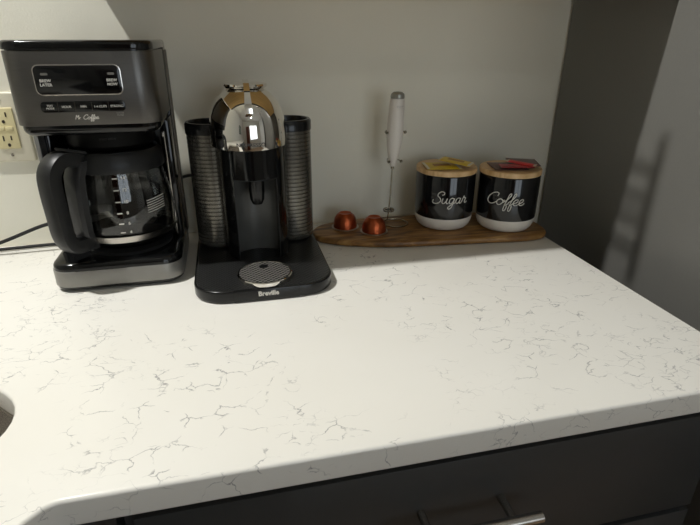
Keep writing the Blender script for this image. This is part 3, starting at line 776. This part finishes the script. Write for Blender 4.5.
def canister(cx, cy, strokes, word, name_label, h, wsc, rot, k=0):
    r = .0572
    c = root('canister', name_label, 'canister', (cx, cy, BZ+.0003))
    z0 = BZ+.0003
    zs = z0+.025   # start of black glaze
    prof = [(0, z0), (.042, z0), (.0475, z0+.002), (.0525, z0+.008), (.0556, z0+.016), (.0566, zs), (.0566, zs+.0005), (0, zs+.0005)]
    jar = obj('jar_foot', lathe(BM(), prof, cx, cy, 64), M['ceramic_w'], c, smooth=50, label='white ceramic foot')
    zt = .1215
    obj('jar_body', lathe(BM(), [(0, zs+.0006), (.0567, zs+.0006), (r, zs+.008), (r, zt-.002), (r-.001, zt), (0, zt)], cx, cy, 64), M['ceramic_b'], c, smooth=50, label='glossy black glazed body')
    obj('lid', lathe(BM(), [(0, zt+.0003), (r, zt+.0003), (r+.0008, zt+.001), (r+.0008, zt+.0085), (r-.0005, zt+.010), (0, zt+.010)], cx, cy, 64), M['lid'], c, label='pale wooden lid')
    b = BM()
    def place(u, v):
        a = u/r+rot; return Vector((cx+(r+.0003)*math.sin(a), cy-(r+.0003)*math.cos(a), .0715+v))
    script(b, strokes, h, wsc, place, .00085)
    obj('lettering', b, M['letter_w'], c, smooth=40, label='white script word '+word)
    return c
SX, SY, KX, KY = .2285, -.0935, .3440, -.1310
canister(SX, SY, SUGAR, 'Sugar', 'black canister with Sugar in white script and a wooden lid', .0108, 1.0, -.20)
canister(KX, KY, COFFEE, 'Coffee', 'black canister with Coffee in white script and a wooden lid', .0112, 1.10, -.55)

def sachet(cx, cy, z, w, h, rot, tx, ty, main, strip, label, cat, group):
    """flat packet with crimped ends"""
    t = BM(); nx, ny = 12, 6; Mx = Matrix.Rotation(rot, 3, 'Z') @ Matrix.Rotation(tx, 3, 'X') @ Matrix.Rotation(ty, 3, 'Y')
    g = {}
    for s in (1, -1):
        for i in range(nx+1):
            for j in range(ny+1):
                u = i/nx*2-1; v = j/ny*2-1
                th_ = .0004+.0016*max(0, (1-u**4)*(1-v**4))*(1 if abs(u) < .85 else .2)
                g[s, i, j] = t.verts.new(Vector((cx, cy, z)) + Mx @ Vector((u*w/2, v*h/2, s*th_+(.0003*math.sin(i*2.2) if abs(u) > .8 else 0))))
    for s in (1, -1):
        for i in range(nx):
            for j in range(ny):
                f = t.faces.new([g[s, i, j], g[s, i+1, j], g[s, i+1, j+1], g[s, i, j+1]][::s])
                f.material_index = 1 if (i < 1 or i >= nx-1) else (2 if (3 <= i <= 8 and 2 <= j <= 3 and s == 1) else 0)
    for i in range(nx):
        for j in (0, ny): t.faces.new([g[1, i, j], g[1, i+1, j], g[-1, i+1, j], g[-1, i, j]])
    for j in range(ny):
        for i in (0, nx): t.faces.new([g[1, i, j], g[1, i, j+1], g[-1, i, j+1], g[-1, i, j]])
    return top(obj('sachet', t, [main, strip[0], strip[1]], loc=(cx, cy, z)), label, cat, group)
LT = .1316
sachet(SX-.016, SY-.012, LT+.0022, .066, .056, -.15, 0, 0, M['yellow'], (M['packet_w'], M['yellow_dk']), 'yellow paper sachet lying flat on the Sugar canister lid, partly covered', 'sachet', 'yellow sachets on the sugar canister')
sachet(SX+.012, SY-.014, LT+.0100, .064, .036, -.72, .0, .10, M['yellow'], (M['packet_w'], M['yellow_dk']), 'yellow sachet on top, tilted across the other on the Sugar canister', 'sachet', 'yellow sachets on the sugar canister')
sachet(KX-.010, KY-.004, LT+.0022, .062, .060, -.20, 0, 0, M['brown'], (M['brown'], M['red']), 'dark red sachet lying flat on the Coffee canister lid', 'sachet', 'red sachets on the coffee canister')
sachet(KX+.026, KY+.003, LT+.0068, .056, .060, -.35, 0, .02, M['brown'], (M['brown'], M['brown']), 'dark brown sachet at the right side of the Coffee canister lid', 'sachet', 'red sachets on the coffee canister')
sachet(KX-.004, KY-.026, LT+.0070, .060, .026, -.25, .0, .0, M['red'], (M['red'], M['redlt']), 'deep red sachet along the front of the Coffee canister lid', 'sachet', 'red sachets on the coffee canister')
sachet(KX+.008, KY-.022, LT+.0110, .056, .013, -.85, 0.1, .05, M['redlt'], (M['packet_w'], M['redlt']), 'bright pinkish red stick sachet on top of the Coffee canister pile', 'sachet', 'red sachets on the coffee canister')

def pod(cx, cy, label):
    c = root('coffee_capsule', label, 'coffee capsule', (cx, cy, BZ+.0003), 'copper capsules on the board')
    z = BZ+.0003
    obj('shell', lathe(BM(), [(0, z+.0012), (.0232, z+.0012), (.0232, z+.004), (.0226, z+.012), (.0206, z+.0200), (.0172, z+.0255), (.0130, z+.0287), (.0122, z+.0298), (.0112, z+.0295), (.0095, z+.0280), (0, z+.0275)], cx, cy, 48), M['copper'], c, smooth=50)
    obj('rim', lathe(BM(), [(0, z), (.0255, z), (.0267, z+.0008), (.0267, z+.0018), (.0257, z+.0024), (.0233, z+.0021), (0, z+.0011)], cx, cy, 48), M['silver_rim'], c, smooth=50, label='silver foil rim')
    return c
pod(.0315, -.074, 'copper coffee capsule nearer the left end of the board')
pod(.0805, -.110, 'copper coffee capsule just in front of the frother stand')

# frother and its stand
fx, fy = .1225, -.082
fs = root('frother_stand', 'thin steel wire stand with a round foot holding the frother', 'stand', (.135, -.075, BZ))
b_ = tube(BM(), [(.134+.0250*math.cos(a*PI/12), -.076+.0250*math.sin(a*PI/12), BZ+.0018) for a in range(24)], .0014, 8, closed=True)
ring = obj('ring_foot', b_, M['wire'], fs)
b_ = tube(BM(), [(.1250, -.0527, BZ+.0018), (.1243, -.058, BZ+.012), (.1250, -.063, .06), (.1268, -.063, .10), (.1284, -.0625, .14), (.1300, -.0620, .197)], .0010, 8, 5)
obj('upright', b_, M['wire'], fs)
for z, w in ((.197, .0172), (.143, .0115)):
    b_ = BM()
    pts = [(.1238-w, fy-.010, z), (.1238-w-.002, fy-.006, z), (.1238-w, fy+.002, z), (.1238-w*.5, fy+.0185, z), (.1238, fy+.0200, z), (.1238+w*.5, fy+.0185, z), (.1238+w, fy+.002, z), (.1238+w+.002, fy-.006, z), (.1238+w, fy-.010, z)]
    tube(b_, pts, .0011, 8, 4)
    for sx_ in (-1, 1):
        c0 = Vector((.1238+sx_*(w+.0005), fy-.010, z))
        tube(b_, [c0+Vector((.0022*math.cos(a*PI/4), 0, .0022*math.sin(a*PI/4))) for a in range(8)], .001, 6, closed=True)
    obj('clip', b_, M['wire'], fs)

fr_ = root('milk_frother', 'white handheld milk frother with a grey button standing upright', 'frother', (fx, fy, .04))
def lean(bm):
    for v in bm.verts: v.co.x += (v.co.z-.14)*.040
    return bm
b_ = lean(lathe(BM(), [(0, .132), (.0040, .132), (.0066, .136), (.0108, .154), (.0146, .178), (.0155, .196), (.0150, .216), (.0142, .238), (.0134, .252), (.0127, .256), (0, .256)], fx, fy, 32))
fb = obj('body', b_, M['white_pl'], fr_, smooth=60)
b_ = lean(lathe(BM(), [(0, .2562), (.0126, .2562), (.0130, .259), (.0120, .264), (.0075, .2675), (0, .2685)], fx, fy, 32))
obj('button', b_, M['grey_cap'], fb, label='grey push button')
b_ = lean(tube(BM(), [(fx, fy, .050), (fx, fy, .1325)], .0012, 8)); lathe_c = lean(lathe(BM(), [(0, .128), (.003, .128), (.0034, .1325), (0, .1325)], fx, fy, 16)); join(b_, lathe_c)
sh = obj('shaft', b_, M['wire'], fr_)
pts = []
for i in range(61):
    a = i/60*2*PI*1; k = i/60
    pts.append(Vector((fx-.005+.0085*math.cos(a), fy+.0085*math.sin(a), .046+.0016*math.sin(a*9))))
b_ = BM(); coil = []
for i in range(217):
    a = i/216*2*PI; w = a*18
    R_ = .0082; rr2 = .0026
    coil.append(Vector((fx-.0048+(R_+rr2*math.cos(w))*math.cos(a), fy+(R_+rr2*math.cos(w))*math.sin(a), .0455+rr2*math.sin(w))))
sweep(b_, coil[:-1], circ(.0007, 4), closed=True)
tube(b_, [(fx-.0048-.007, fy, .0455), (fx-.0048, fy, .050), (fx-.0048+.007, fy, .0455)], .0007, 6, 4)
obj('whisk_coil', b_, M['wire'], sh)
b_ = BM(); 
for i, s in enumerate(('ZULAY',)):
    t = text_bm(s, .0045)
    for v in t.verts:
        a = (v.co.x)/.0140; v.co = Vector((fx+.0045+.0143*math.sin(a+.15), fy-.0143*math.cos(a+.15), .243+v.co.y))
    join(b_, t)
obj('lettering', b_, M['letter_g'], fb, smooth=0); b_ = BM()
tube(b_, [(fx+.0045+.0145*math.sin(a), fy-.0145*math.cos(a), .2395) for a in (-.25, 0, .2, .4)], .0002, 4)
obj('printed_line', b_, M['letter_g'], fb, smooth=0)

# ------------------------------------------------------------------ camera
f, yaw, pit, rol = 511.987, .2313, .4145, .0035
F = Vector((math.sin(yaw)*math.cos(pit), math.cos(yaw)*math.cos(pit), -math.sin(pit)))
R = Vector((math.cos(yaw), -math.sin(yaw), 0)); U = R.cross(F)
R2 = R*math.cos(rol)+U*math.sin(rol); U2 = -R*math.sin(rol)+U*math.cos(rol)
cam = bpy.data.cameras.new('camera'); cam.sensor_width = 36; cam.lens = f*36/700; cam.clip_start = .01
co_ = bpy.data.objects.new('camera', cam); COL.objects.link(co_)
mtx = Matrix((R2, U2, -F)).transposed().to_4x4(); mtx.translation = Vector((-.1782, -1.0072, .3574)); co_.matrix_world = mtx
S.camera = co_
S.view_settings.view_transform = 'Standard'; S.view_settings.look = 'None'; S.view_settings.exposure = 0; S.view_settings.gamma = 1
